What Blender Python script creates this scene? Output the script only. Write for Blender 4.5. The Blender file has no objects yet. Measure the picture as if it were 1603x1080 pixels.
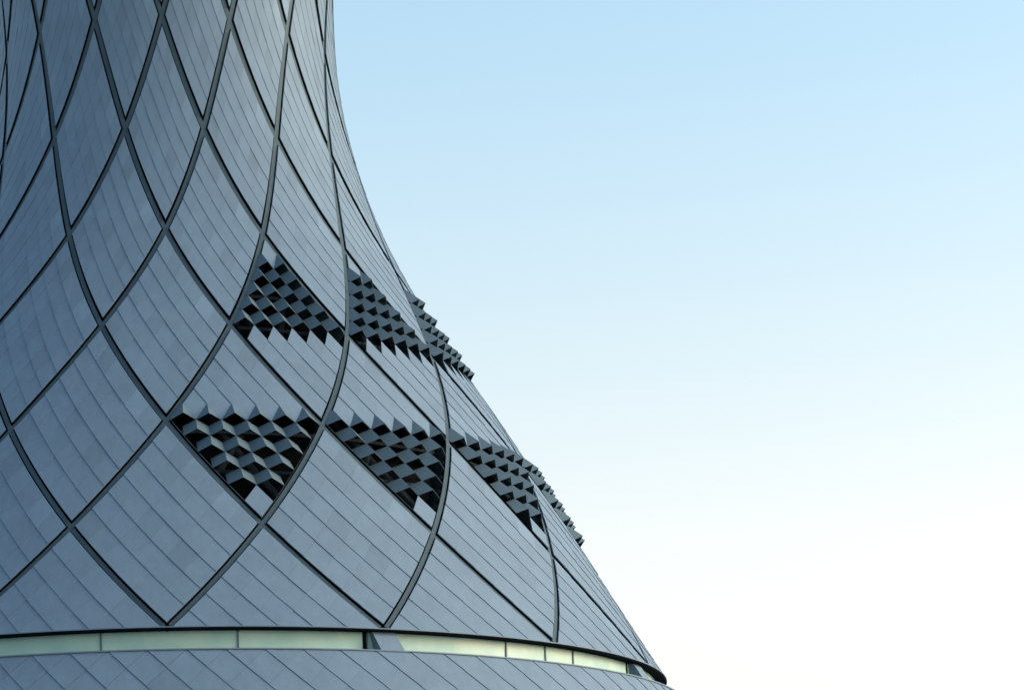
import bpy, math, random
import numpy as np
from mathutils import Vector, Matrix

# ------------------------------------------------------------------ camera, sky, sun
scene = bpy.context.scene
col = scene.collection
RIM_Z = 12.10                      # height of the big skirt's rim above the ground
CAM = Vector((0.0, -79.146, RIM_Z - 10.367))
yaw, pitch, roll = 0.14359, 0.061998, -0.038712
fwd0 = Vector((math.sin(yaw), math.cos(yaw), 0)); right0 = Vector((math.cos(yaw), -math.sin(yaw), 0))
fwd = fwd0 * math.cos(pitch) + Vector((0, 0, math.sin(pitch)))
up0 = -fwd0 * math.sin(pitch) + Vector((0, 0, math.cos(pitch)))
R = right0 * math.cos(roll) + up0 * math.sin(roll)
U = up0 * math.cos(roll) - right0 * math.sin(roll)
cd = bpy.data.cameras.new('camera'); cam = bpy.data.objects.new('camera', cd); col.objects.link(cam)
m = Matrix((R, U, -fwd)).transposed().to_4x4(); m.translation = CAM
cam.matrix_world = m
cd.sensor_width = 36; cd.lens = 4541.6 / 1603 * 36
cd.shift_x = -157.1 / 1603; cd.shift_y = 848.8 / 1603
cd.clip_start = 0.5; cd.clip_end = 20000
scene.camera = cam

SUN_AZ = math.radians(98)          # compass angle from +Y (view axis) towards +X
SUN_EL = math.radians(24)
world = bpy.data.worlds.new('World'); scene.world = world; world.use_nodes = True
nt = world.node_tree; nt.nodes.clear()
out = nt.nodes.new('ShaderNodeOutputWorld'); bg = nt.nodes.new('ShaderNodeBackground')
sky = nt.nodes.new('ShaderNodeTexSky'); sky.sky_type = 'NISHITA'; sky.sun_disc = False
sky.sun_elevation = SUN_EL; sky.sun_rotation = SUN_AZ
sky.air_density = 1.0; sky.dust_density = 2.0; sky.ozone_density = 2.0; sky.altitude = 0
# thin milky haze low in the sky: the tint depends only on the height above the horizon
stc = nt.nodes.new('ShaderNodeTexCoord'); sep = nt.nodes.new('ShaderNodeSeparateXYZ'); nt.links.new(stc.outputs['Generated'], sep.inputs[0])
hz = nt.nodes.new('ShaderNodeValToRGB'); HZ = [(0.0, (.44, .47, .50)), (.09, (.66, .52, .44)), (.13, (.75, .53, .437)), (.18, (.80, .58, .435)), (.24, (.755, .60, .445)), (.345, (.66, .625, .495)), (.6, (.52, .52, .5))]
el = hz.color_ramp.elements
for i, (p_, c_) in enumerate(HZ):
    e_ = el[i] if i < 2 else el.new(p_)
    e_.position = p_; e_.color = (*c_, 1)
nt.links.new(sep.outputs['Z'], hz.inputs[0])
mx = nt.nodes.new('ShaderNodeVectorMath'); mx.operation = 'MULTIPLY'; nt.links.new(sky.outputs[0], mx.inputs[0]); nt.links.new(hz.outputs[0], mx.inputs[1])
sc_ = nt.nodes.new('ShaderNodeVectorMath'); sc_.operation = 'SCALE'; sc_.inputs['Scale'].default_value = 2.0; nt.links.new(mx.outputs[0], sc_.inputs[0])
nt.links.new(sc_.outputs[0], bg.inputs[0]); bg.inputs[1].default_value = 0.12
nt.links.new(bg.outputs[0], out.inputs[0])

sd = bpy.data.lights.new('sun', 'SUN'); sd.energy = 0.6; sd.angle = math.radians(22); sd.color = (.93, .97, 1)
sun = bpy.data.objects.new('sun', sd); col.objects.link(sun)
sdir = Vector((math.sin(SUN_AZ) * math.cos(SUN_EL), math.cos(SUN_AZ) * math.cos(SUN_EL), math.sin(SUN_EL)))
sun.rotation_euler = sdir.to_track_quat('Z', 'Y').to_euler(); sun.location = sdir * 200
vs = scene.view_settings
vs.view_transform = 'Standard'; vs.look = 'None'; vs.gamma = 1; vs.use_curve_mapping = False
vs.exposure = 1.3

# ------------------------------------------------------------------ materials
def mat(name, colr, rough=.5, metal=0.0, build=None, spec=.35):
    m = bpy.data.materials.new(name); m.use_nodes = True
    b = m.node_tree.nodes['Principled BSDF']
    b.inputs['Base Color'].default_value = (*colr, 1); b.inputs['Roughness'].default_value = rough
    b.inputs['Metallic'].default_value = metal
    b.inputs['Specular IOR Level'].default_value = spec
    if build: build(m.node_tree, b)
    return m

def zinc_nodes(base, var, scale=1.0):
    def f(t, b):
        N, L = t.nodes, t.links
        geo = N.new('ShaderNodeNewGeometry')
        rmp = N.new('ShaderNodeValToRGB'); e = rmp.color_ramp.elements     # most sheets alike, a few paler or darker
        e[0].position = 0; e[0].color = (.88, .88, .88, 1); e[1].position = 1; e[1].color = (1.16, 1.16, 1.16, 1)
        for p, v in ((.06, .97), (.5, 1.0), (.94, 1.03)):
            k = e.new(p); k.color = (v, v, v, 1)
        L.new(geo.outputs['Random Per Island'], rmp.inputs[0])
        tc = N.new('ShaderNodeTexCoord')
        n1 = N.new('ShaderNodeTexNoise'); n1.inputs['Scale'].default_value = .9 * scale; n1.inputs['Detail'].default_value = 6
        n2 = N.new('ShaderNodeTexNoise'); n2.inputs['Scale'].default_value = 14 * scale; n2.inputs['Detail'].default_value = 8; n2.inputs['Roughness'].default_value = .7
        L.new(tc.outputs['Object'], n1.inputs['Vector']); L.new(tc.outputs['Object'], n2.inputs['Vector'])
        mr1 = N.new('ShaderNodeMapRange'); mr1.inputs[3].default_value = 1 - var; mr1.inputs[4].default_value = 1 + var
        mr1.inputs[1].default_value = .3; mr1.inputs[2].default_value = .7
        mr2 = N.new('ShaderNodeMapRange'); mr2.inputs[3].default_value = 1 - var; mr2.inputs[4].default_value = 1 + var
        mr2.inputs[1].default_value = .3; mr2.inputs[2].default_value = .7
        L.new(n1.outputs[0], mr1.inputs[0]); L.new(n2.outputs[0], mr2.inputs[0])
        mu = N.new('ShaderNodeMath'); mu.operation = 'MULTIPLY'; L.new(mr1.outputs[0], mu.inputs[0]); L.new(mr2.outputs[0], mu.inputs[1])
        mp = N.new('ShaderNodeMapping'); mp.inputs['Scale'].default_value = (5, 5, .35); L.new(tc.outputs['Object'], mp.inputs[0])
        n3 = N.new('ShaderNodeTexNoise'); n3.inputs['Scale'].default_value = 1.1; n3.inputs['Detail'].default_value = 4; L.new(mp.outputs[0], n3.inputs['Vector'])
        mr4 = N.new('ShaderNodeMapRange'); mr4.inputs[1].default_value = .3; mr4.inputs[2].default_value = .75; mr4.inputs[3].default_value = 1.05; mr4.inputs[4].default_value = .93
        L.new(n3.outputs[0], mr4.inputs[0])
        mu2 = N.new('ShaderNodeMath'); mu2.operation = 'MULTIPLY'; L.new(mu.outputs[0], mu2.inputs[0]); L.new(mr4.outputs[0], mu2.inputs[1]); mu = mu2
        v1 = N.new('ShaderNodeVectorMath'); v1.operation = 'SCALE'; L.new(rmp.outputs[0], v1.inputs[0]); L.new(mu.outputs[0], v1.inputs['Scale'])
        v2 = N.new('ShaderNodeVectorMath'); v2.operation = 'MULTIPLY'; v2.inputs[1].default_value = base
        L.new(v1.outputs[0], v2.inputs[0]); L.new(v2.outputs[0], b.inputs['Base Color'])
        mr3 = N.new('ShaderNodeMapRange'); mr3.inputs[3].default_value = .58; mr3.inputs[4].default_value = .74
        L.new(n2.outputs[0], mr3.inputs[0]); L.new(mr3.outputs[0], b.inputs['Roughness'])
        bp = N.new('ShaderNodeBump'); bp.inputs['Strength'].default_value = .12; bp.inputs['Distance'].default_value = .02
        L.new(n1.outputs[0], bp.inputs['Height']); L.new(bp.outputs[0], b.inputs['Normal'])
    return f

ZINC = mat('weathered_zinc', (.2, .24, .28), .5, .12, zinc_nodes((.129, .199, .258), .042))
CHAN = mat('channel_zinc', (.1, .13, .14), .5, .3, zinc_nodes((.047, .080, .095), .06))
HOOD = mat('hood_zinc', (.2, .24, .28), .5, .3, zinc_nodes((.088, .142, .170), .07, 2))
DARK = mat('membrane_and_shade', (.006, .008, .010), .9, spec=.02)  # membrane, also painted-in shade on groove edges, soffit and pier gap
INNER = mat('dark_interior', (.02, .026, .032), .9, spec=.05)
STEEL = mat('painted_steel', (.08, .12, .15), .5, .2)
SOFFIT = mat('soffit_metal', (.022, .028, .032), .6, .2)

def glass_nodes(t, b):
    N, L = t.nodes, t.links
    tc = N.new('ShaderNodeTexCoord'); n = N.new('ShaderNodeTexNoise'); n.inputs['Scale'].default_value = 1.3; n.inputs['Detail'].default_value = 5
    L.new(tc.outputs['Object'], n.inputs['Vector'])
    r = N.new('ShaderNodeValToRGB'); r.color_ramp.elements[0].position = .35; r.color_ramp.elements[1].position = .65
    r.color_ramp.elements[0].color = (.27, .47, .42, 1); r.color_ramp.elements[1].color = (.37, .55, .46, 1)
    L.new(n.outputs[0], r.inputs[0]); L.new(r.outputs[0], b.inputs['Base Color'])
PANE = mat('cream_translucent_glass', (.7, .74, .55), .4, 0, glass_nodes)

def ground_nodes(t, b):
    N, L = t.nodes, t.links
    tc = N.new('ShaderNodeTexCoord'); n = N.new('ShaderNodeTexNoise'); n.inputs['Scale'].default_value = .05; n.inputs['Detail'].default_value = 9
    L.new(tc.outputs['Object'], n.inputs['Vector'])
    r = N.new('ShaderNodeValToRGB'); r.color_ramp.elements[0].color = (.14, .155, .165, 1); r.color_ramp.elements[1].color = (.21, .235, .25, 1)
    r.color_ramp.elements[0].position = .35; r.color_ramp.elements[1].position = .65
    L.new(n.outputs[0], r.inputs[0]); L.new(r.outputs[0], b.inputs['Base Color'])
GROUND = mat('ground', (.07, .075, .07), .9, 0, ground_nodes)

# ------------------------------------------------------------------ helpers
class MB:
    def __init__(s): s.v = []; s.f = []; s.smooth = set()
    def face(s, *pts):
        n = len(s.v); s.v += [tuple(p) for p in pts]; s.f.append(tuple(range(n, n + len(pts))))
    def shell(s, top, bot):
        """closed slab: polygon top, polygon bot (same order), shared vertices"""
        n = len(s.v); k = len(top); s.v += [tuple(p) for p in top] + [tuple(p) for p in bot]
        s.f.append(tuple(range(n, n + k))); s.f.append(tuple(range(n + 2 * k - 1, n + k - 1, -1)))
        for i in range(k):
            j = (i + 1) % k; s.f.append((n + j, n + i, n + k + i, n + k + j))
    def sweep(s, rings, closed=False, caps=True):
        n = len(s.v); k = len(rings[0])
        for r in rings: s.v += [tuple(p) for p in r]
        m_ = len(rings)
        for a in range(m_ if closed else m_ - 1):
            b = (a + 1) % m_
            for i in range(k):
                j = (i + 1) % k
                s.f.append((n + a * k + i, n + a * k + j, n + b * k + j, n + b * k + i))
        if caps and not closed:
            s.f.append(tuple(n + k - 1 - i for i in range(k))); s.f.append(tuple(n + (m_ - 1) * k + i for i in range(k)))
    def build(s, name, material, parent=None):
        me = bpy.data.meshes.new(name); me.from_pydata(s.v, [], s.f); me.update()
        me.materials.append(material)
        for i in s.smooth: me.polygons[i].use_smooth = True
        o = bpy.data.objects.new(name, me); col.objects.link(o)
        if parent: o.parent = parent
        return o

# ------------------------------------------------------------------ the tower's surface of revolution
NSEG = 16; DT = 2 * math.pi / NSEG; TH0 = -0.032951; NT = 6
ZR = [0, 2.7101, 5.5039, 8.3211, 11.1708, 14.1917, 17.3435, 20.4832, 23.66, 26.9, 30.2]
RR = [13.0, 11.3866, 9.7899, 8.0649, 6.3829, 5.1660, 4.5915, 4.5955, 4.80, 5.2, 5.8]
def natural(x, y):
    x = np.array(x, float); y = np.array(y, float); n = len(x); h = np.diff(x); A = np.zeros((n, n)); b = np.zeros(n)
    A[0, 0] = 1; A[0, 1] = -1; A[-1, -1] = 1; A[-1, -2] = -1
    for i in range(1, n - 1):
        A[i, i-1] = h[i-1]; A[i, i] = 2 * (h[i-1] + h[i]); A[i, i+1] = h[i]
        b[i] = 6 * ((y[i+1] - y[i]) / h[i] - (y[i] - y[i-1]) / h[i-1])
    M = np.linalg.solve(A, b)
    def f(t):
        i = int(min(max(np.searchsorted(x, t) - 1, 0), n - 2)); hh = h[i]; a = x[i+1] - t; c = t - x[i]
        v = (M[i]*a**3 + M[i+1]*c**3) / (6*hh) + (y[i]/hh - M[i]*hh/6)*a + (y[i+1]/hh - M[i+1]*hh/6)*c
        d = (-M[i]*a**2 + M[i+1]*c**2) / (2*hh) - (y[i]/hh - M[i]*hh/6) + (y[i+1]/hh - M[i+1]*hh/6)
        return float(v), float(d)
    return f
rz = natural(ZR, RR); zrow = natural(range(len(ZR)), ZR)
cache = {}
def prof(row):
    k = round(row, 5)
    if k not in cache:
        if row >= 0: z = zrow(row)[0]
        else: z = zrow(0)[0] + row * zrow(0)[1]
        r, d = rz(z) if z >= 0 else (RR[0] + rz(0)[1] * z, rz(0)[1])
        cache[k] = (z, r, d)
    return cache[k]
def base_prof(row):                     # the wider base under the window band
    z = -0.56 + row * 2.7; return z, 13.40 - 0.60 * (row * 2.7), -0.60
def S(j, row, off=0.0, pf=prof):
    """j in half segments, row in lattice rows, off metres along the outward normal"""
    z, r, d = pf(row); th = TH0 + j * DT / 2
    l = math.hypot(1, d); nr, nz = 1 / l, -d / l
    rr = r + off * nr; return Vector((rr * math.sin(th), -rr * math.cos(th), RIM_Z + z + off * nz))

def lerp_cell(jc, rc, a, b):
    """a = along '/' up-right from bottom node, b = along '\\' up-left from bottom node, both 0..1"""
    return jc + (a - b), rc - 1 + (a + b)

def gap_frac(rc):
    z0, r0, _ = prof(max(rc - 1, 0)); z1, r1, _ = prof(rc + 1); rm = prof(rc)[1]
    w = rm * DT; h = math.hypot(z1 - z0, r1 - r0) * (1 if rc >= 1 else 2)
    side = math.hypot(w / 2, h / 2); perp = w * h / 2 / side
    return perp

H_L, H_R, H_B = .015, .009, .024
def add_tile(mb, P, hl=H_L, hr=H_R, hb=H_B, thick=.03, joint=.012):
    """P(a,b,off) maps tile-local 0..1 coordinates to space; sheets lap over the ones below"""
    # joint opens along the lower-left ('\\') side (small a-side = b edge) as a thin dark line
    j = joint
    x0, y0 = j * .5, j * .3
    hts = lambda u, v: (1-u)*(1-v)*hb + u*(1-v)*hr + (1-u)*v*hl      # 0 at the top corner
    mid = lambda u, v: P(x0 + (1 - x0) * u, y0 + (1 - y0) * v, hts(u, v))
    n = len(mb.v); G = (0, .5, 1)
    mb.v += [tuple(mid(u, v)) for v in G for u in G]
    for b_ in range(2):
        for a_ in range(2):
            k = n + b_ * 3 + a_; mb.smooth.add(len(mb.f)); mb.f.append((k, k + 1, k + 4, k + 3))
    ring = [(0, 0), (.5, 0), (1, 0), (1, .5), (1, 1), (.5, 1), (0, 1), (0, .5)]
    m0 = len(mb.v)
    for u, v in ring: mb.v.append(tuple(mid(u, v)))
    for u, v in ring: mb.v.append(tuple(P(x0 + (1 - x0) * u, y0 + (1 - y0) * v, hts(u, v) - thick)))
    for i in range(8):
        k = (i + 1) % 8; mb.f.append((m0 + k, m0 + i, m0 + 8 + i, m0 + 8 + k))

def clip_poly(poly, zmin):
    outp = []
    n = len(poly)
    for i in range(n):
        p, q = poly[i], poly[(i + 1) % n]
        if p.z >= zmin: outp.append(p)
        if (p.z >= zmin) != (q.z >= zmin):
            t = (zmin - p.z) / (q.z - p.z); outp.append(p.lerp(q, t))
    return outp

def inward(poly, d=.03):
    return [p - Vector((p.x, p.y, 0)).normalized() * d for p in poly]

GAP_HALF = .092
# vents: (kind, centre row, centre j)
VENTS = {}
for jj in (2, 4, 6): VENTS[(3, jj)] = 'upper'
for jj in (1, 3, 5, 7): VENTS[(2, jj)] = 'lower'

tower = bpy.data.objects.new('control_tower', None); col.objects.link(tower)
tower.location = (0, 0, 0)
tower['label'] = 'flared grey zinc-clad tower with diamond lattice grooves, scale-like vents and a cream window band'
tower['category'] = 'tower'

random.seed(4)
def front(jc, lim=100):
    th = math.degrees(TH0 + jc * DT / 2); th = (th + 180) % 360 - 180
    return abs(th) < lim

def vent_cells(kind):
    cells = []
    for a in range(NT):
        for b in range(NT):
            s = a + b                    # 0 = bottom corner cell, 10 = top corner cell
            if kind == 'upper' and 5 <= s <= 9: cells.append((a, b))
            if kind == 'lower' and 1 <= s <= 5: cells.append((a, b))
    return cells

rest_clad = MB(); rest_hoods = MB(); rest_liner = MB()
membrane = MB()
hood_count = 0
MAXROW = 9
for rc in range(0, MAXROW + 1):
    for q in range(NSEG):
        jc = 2 * q + (rc + 1) % 2
        if jc > NSEG: jc -= 2 * NSEG
        g = GAP_HALF / gap_frac(rc)
        kind = VENTS.get((rc, jc))
        vc = set(vent_cells(kind)) if kind else set()
        lone = {'upper': (5, 5), 'lower': (0, 0)}.get(kind)      # the flat sheet at the vent's tip
        def PC(a, b, off, jc=jc, rc=rc, g=g):      # a,b in 0..1 over the shrunken diamond
            a2 = g + a * (1 - 2 * g); b2 = g + b * (1 - 2 * g)
            j, row = lerp_cell(jc, rc, a2, b2); return S(j, row, off)
        is_front = front(jc, 97) and rc <= 6
        mb = MB() if is_front else rest_clad
        for a in range(NT):
            for b in range(NT):
                if (a, b) in vc: continue
                if (a, b) == lone: continue
                if rc == 0 and a + b + 2 <= NT: continue         # wholly under the rim
                jh = random.uniform(-.003, .003); jt = random.uniform(-.002, .002)
                def P(x, y, off, a=a, b=b, jt=jt): return PC((a + x) / NT, (b + y) / NT, off + jt)
                sc = min(1.0, gap_frac(rc) / 3.2)
                if rc == 0 and a + b < NT:                        # cut by the rim
                    j_ = .012
                    top = [P(j_*.5, j_*.3, H_B), P(1, j_*.3, H_R), P(1, 1, 0), P(j_*.5, 1, H_L)]
                    bot = [P(j_*.5, j_*.3, H_B-.03), P(1, j_*.3, H_R-.03), P(1, 1, -.03), P(j_*.5, 1, H_L-.03)]
                    t2 = clip_poly(top, RIM_Z + .03); b2 = inward(t2)
                    if len(t2) >= 3 and len(t2) == len(b2): mb.shell(t2, b2)
                    continue
                add_tile(mb, P, H_L * sc + jh * .5, H_R * sc, H_B * sc + jh, joint=.010 / sc)
        # turned-in sheet edges along the grooves, blackened to deepen the slots' shade
        K = 12
        if rc > 0:
            for (a0, b0, a1, b1) in ((0, 0, 1, 0), (1, 0, 1, 1), (1, 1, 0, 1), (0, 1, 0, 0)):
                for k in range(K):
                    s0, s1 = k / K, (k + 1) / K
                    p = (a0 + (a1 - a0) * s0, b0 + (b1 - b0) * s0); r_ = (a0 + (a1 - a0) * s1, b0 + (b1 - b0) * s1)
                    cell = (min(int((p[0] + r_[0]) / 2 * NT), NT - 1), min(int((p[1] + r_[1]) / 2 * NT), NT - 1))
                    membrane.face(PC(*p, -.002), PC(*r_, -.002), PC(*r_, -.15), PC(*p, -.15))
        if is_front:
            mb.build('cladding_panel', ZINC, tower)
        # dark membrane behind (left open where the air passes through the hoods)
        for a in range(NT):
            for b in range(NT):
                if (a, b) in vc: continue
                x0, x1, y0, y1 = a / NT, (a + 1) / NT, b / NT, (b + 1) / NT
                quad = [S(*lerp_cell(jc, rc, x, y), -.16) for x, y in ((x0, y0), (x1, y0), (x1, y1), (x0, y1))]
                if rc == 0: quad = clip_poly(quad, RIM_Z + .02)
                if len(quad) >= 3: membrane.face(*quad)
        if not kind: continue
        # ---- vent: a triangle of folded, open hoods
        fr = front(jc, 80) and hood_count + 20 <= 100
        root = None
        lin = MB()
        # side liners following the grooves and closing the mouth to the neighbouring sheets
        segs = []
        K = 12
        for k in range(K):
            s0, s1 = k / K, (k + 1) / K
            if kind == 'upper':
                if s0 >= 0: segs += [((1, s0), (1, s1)), ((s0, 1), (s1, 1))]
            else: segs += [((s0, 0), (s1, 0)), ((0, s0), (0, s1))]
        for p, r_ in segs:
            lin.shell([PC(*p, -.01), PC(*r_, -.01), PC(*r_, -.62), PC(*p, -.62)],
                      [PC(p[0] - (.006 if p[0] == 1 else -.006), p[1], -.01), PC(r_[0] - (.006 if p[0] == 1 else -.006), r_[1], -.01),
                       PC(r_[0] - (.006 if p[0] == 1 else -.006), r_[1], -.62), PC(p[0] - (.006 if p[0] == 1 else -.006), p[1], -.62)])
        if fr:
            root = lin.build('vent_grille', CHAN, tower)
        else:
            lin.build('vent_grille', CHAN, tower)
        tip = MB() if fr else rest_clad
        add_tile(tip, lambda x, y, off: PC((lone[0] + x) / NT, (lone[1] + y) / NT, off))
        if fr: tip.build('tip_sheet', ZINC, root)
        for (a, b) in sorted(vc):
            if kind == 'lower' and a + b == 0: continue
            T = PC((a+1)/NT, (b+1)/NT, .01); B = PC(a/NT, b/NT, .01); Lc = PC(a/NT, (b+1)/NT, .0); Rc = PC((a+1)/NT, b/NT, .0)
            size = (T - B).length
            rad = Vector((T.x, T.y, 0)).normalized()
            Pt = T + rad * (.40 * size) + Vector((0, 0, -.30 * size)); Pt += Vector((random.uniform(-1, 1), random.uniform(-1, 1), random.uniform(-1, 1))) * .008
            w = (T - Pt) * 1.0
            hb = MB()
            nl = (Pt - Lc).cross(w).normalized() * .012; nr_ = w.cross(Pt - Rc).normalized() * .012
            if nl.z < 0: nl = -nl
            if nr_.z < 0: nr_ = -nr_
            nm = (nl + nr_) * .5
            topL = [Lc, Pt, T, Lc + w]; topR = [Pt, Rc, Rc + w, T]
            rings = [[Lc, Lc + w, Lc + w + nl, Lc + nl], [Pt, T, T + nm * 1.2, Pt + nm * 1.2], [Rc, Rc + w, Rc + w + nr_, Rc + nr_]]
            hb.sweep(rings)
            if fr:
                hb.build('vent_hood', HOOD, root); hood_count += 1
            else:
                n0 = len(rest_hoods.v); rest_hoods.v += hb.v; rest_hoods.f += [tuple(i + n0 for i in f) for f in hb.f]

o = rest_clad.build('cladding', ZINC, tower); o['kind'] = 'stuff'
o = rest_hoods.build('vent_hoods', HOOD, tower); o['kind'] = 'stuff'
membrane.build('membrane_and_shade_edges', DARK, tower)

# grooves: a zinc channel bar lies in each gap, a dark slot on either side
for fam in (1, -1):
    for q in range(NSEG):
        rings = []; M_ = 12 * MAXROW
        for k in range(0, M_ + 1):
            row = max(k / 12, .032); j = 2 * q + fam * row
            p = S(j, row); p1 = S(j + fam * .01, row + .01); t = (p1 - p).normalized()
            n = (S(j, row, .1) - p).normalized(); wv = n.cross(t).normalized()
            top = -.036 if fam == 1 else -.040
            hw = .056
            rings.append([p + n * top + wv * hw, p + n * top - wv * hw, p + n * (top - .12) - wv * hw, p + n * (top - .12) + wv * hw])
        mb = MB(); mb.sweep(rings); mb.build('groove_channel', CHAN, tower)

# near-black drum, the cavity's shade put into its colour, and rails behind the hoods
inn = MB(); K = 96
rows = [i / 2 for i in range(0, 2 * MAXROW + 1)]
for i in range(len(rows) - 1):
    for k in range(K):
        inn.face(*(S(jj * 32 / K, rw, -1.5) for jj, rw in ((k, rows[i]), (k + 1, rows[i]), (k + 1, rows[i+1]), (k, rows[i+1]))))
inn.build('cavity_shade_drum', INNER, tower)
pipes = MB()
for row in (1.35, 1.7, 2.1, 2.45, 2.8, 3.2, 3.55, 3.85):
    rings = []
    for k in range(96):
        c = S(k / 3, row, -.75); e = Vector((c.x, c.y, 0)).normalized()
        rings.append([c + e * .05 * math.cos(x) + Vector((0, 0, .05 * math.sin(x))) for x in [i * math.pi / 4 for i in range(8)]])
    pipes.sweep(rings, closed=True)
pipes.build('hoop_rail', STEEL, tower)

for fam in (1, -1):                     # structural tubes of the diagrid behind the vents
    for q in range(NSEG):
        rings = []
        for k in range(0, 25):
            row = 1.0 + k / 8; j = 2 * q + fam * row + .9
            p = S(j, row, -.95); t = (S(j + fam * .01, row + .01, -.95) - p).normalized()
            n = (S(j, row, -.8) - p).normalized(); wv = n.cross(t).normalized()
            rings.append([p + (n * math.cos(x) + wv * math.sin(x)) * .09 for x in [i * math.pi / 4 for i in range(8)]])
        mb = MB(); mb.sweep(rings); mb.build('diagrid_tube', STEEL, tower)

# rim: folded edge strip; soffit coloured black for the shade under it
def ring_strip(name, prof_pts, material, n=256, parent=tower, a0=0, a1=2 * math.pi):
    mb = MB(); rings = []
    full = abs(a1 - a0 - 2 * math.pi) < 1e-6
    for k in range(n if full else n + 1):
        th = a0 + (a1 - a0) * k / n
        rings.append([Vector((r * math.sin(th), -r * math.cos(th), RIM_Z + z)) for r, z in prof_pts])
    mb.sweep(rings, closed=full); o = mb.build(name, material, parent)
    return o
ring_strip('rim_trim', [(13.025, .004), (13.025, .030), (12.90, .036), (12.90, .004)], ZINC)
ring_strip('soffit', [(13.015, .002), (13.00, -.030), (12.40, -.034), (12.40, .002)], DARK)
ring_strip('light_block_cap', [(5.2, 26.9), (5.2, 27.1), (.02, 27.1), (.02, 26.9)], STEEL, 64)  # unseen cap, added to keep light out of the open top

# window band: cream panes, slim mullions, two zinc-clad piers
GR = 12.72
def ang_of(u):                       # pixel column on the band -> angle round the tower (measured once)
    return u
piers = [TH0 + (j * DT / 2) for j in (2.0, 5.75, -6.0, 10.0, 14.0, -10, -14, -2.1)]
PIERW = .033
mull = [-0.1517, 0.0924, 0.6409, 0.7489, 0.8365]
def pane_span(a0, a1):
    mb = MB(); n = max(2, int((a1 - a0) / .02)); rings = []
    for k in range(n + 1):
        th = a0 + (a1 - a0) * k / n
        rings.append([Vector((r * math.sin(th), -r * math.cos(th), RIM_Z + z)) for r, z in ((GR, -.038), (GR, -.75), (GR - .05, -.75), (GR - .05, -.038))])
    mb.sweep(rings); return mb.build('window_pane', PANE, tower)
def bar(a, w, name, m_, r0=GR - .06, r1=GR + .03):
    mb = MB(); e = Vector((math.sin(a), -math.cos(a), 0)); t = Vector((math.cos(a), math.sin(a), 0))
    f_ = lambda r, s, z: e * r + t * s + Vector((0, 0, RIM_Z + z))
    mb.shell([f_(r1, -w, -.04), f_(r1, w, -.04), f_(r1, w, -.76), f_(r1, -w, -.76)], [f_(r0, -w, -.04), f_(r0, w, -.04), f_(r0, w, -.76), f_(r0, -w, -.76)])
    return mb.build(name, m_, tower)
cuts = sorted(mull + [0.335, 1.125] + [x / 10 for x in range(15, 58, 3)])
marks = [((c + math.pi) % (2 * math.pi)) - math.pi for c in cuts]
marks = sorted(marks)
for i, a in enumerate(marks):
    b = marks[(i + 1) % len(marks)]
    if b < a: b += 2 * math.pi
    pane_span(a + .001, b - .001)
for a in mull: bar(a, .018, 'mullion', STEEL)
def pier(a):
    mb = MB(); e = Vector((math.sin(a), -math.cos(a), 0)); t = Vector((math.cos(a), math.sin(a), 0))
    f_ = lambda r, s, z: e * r + t * s + Vector((0, 0, RIM_Z + z))
    r0, r1t, r1b = GR - .1, 12.86, 13.15
    mb.shell([f_(r1t, -.26, -.042), f_(r1t, .33, -.042), f_(r1b, .45, -.556), f_(r1b, -.14, -.556)],
             [f_(r0, -.26, -.042), f_(r0, .33, -.042), f_(r0, .45, -.556), f_(r0, -.14, -.556)])
    return mb.build('pier', ZINC, tower)
for a in (TH0 + DT, TH0 + 2.88 * DT): 
    pier(a)
    bar(a - .031, .05, 'pier_shade_strip', DARK, GR - .05, GR + .012)  # dark strip standing in for the shade in the gap

# base: lapped zinc sheets, no grooves
base = MB(); back = MB()
NB = 26
for i in range(-NB, 1):
    for q in range(NSEG * NT):
        row = i / NT; j = (2 * q + (i % 2)) / NT
        jt = random.uniform(-.002, .002)
        c = [(j, row - 1 / NT, H_B), (j + 1 / NT, row, H_R), (j, row + 1 / NT, 0), (j - 1 / NT, row, H_L)]
        g = .008
        top = [S(a_ + (g / NT if k in (0, 3) else 0), b_, o_ + jt, base_prof) for k, (a_, b_, o_) in enumerate(c)]
        bot = [S(a_ + (g / NT if k in (0, 3) else 0), b_, o_ - .03 + jt, base_prof) for k, (a_, b_, o_) in enumerate(c)]
        if i == 0 or i == -1:
            zt = RIM_Z - .56 - .01
            inv = lambda P_: [Vector((p.x, p.y, -p.z)) for p in P_]
            t2 = inv(clip_poly(inv(top), -zt)); b2 = inward(t2)
            if len(t2) >= 3 and len(t2) == len(b2): base.shell(t2, b2)
            continue
        base.shell(top, bot)
base.build('base_cladding', ZINC, tower)
K = 128
for k in range(K):
    back.face(*(S(jj * 32 / K, rw, -.05, base_prof) for jj, rw in ((k, -4.26), (k + 1, -4.26), (k + 1, 0), (k, 0))))
back.build('base_membrane', DARK, tower)
ring_strip('base_coping', [(13.45, -.575), (13.45, -.545), (12.4, -.56), (12.4, -.66)], ZINC)

# ------------------------------------------------------------------ ground
g = MB(); g.face(Vector((-6000, -6000, 0)), Vector((6000, -6000, 0)), Vector((6000, 6000, 0)), Vector((-6000, 6000, 0)))
go = g.build('ground', GROUND); go['kind'] = 'structure'
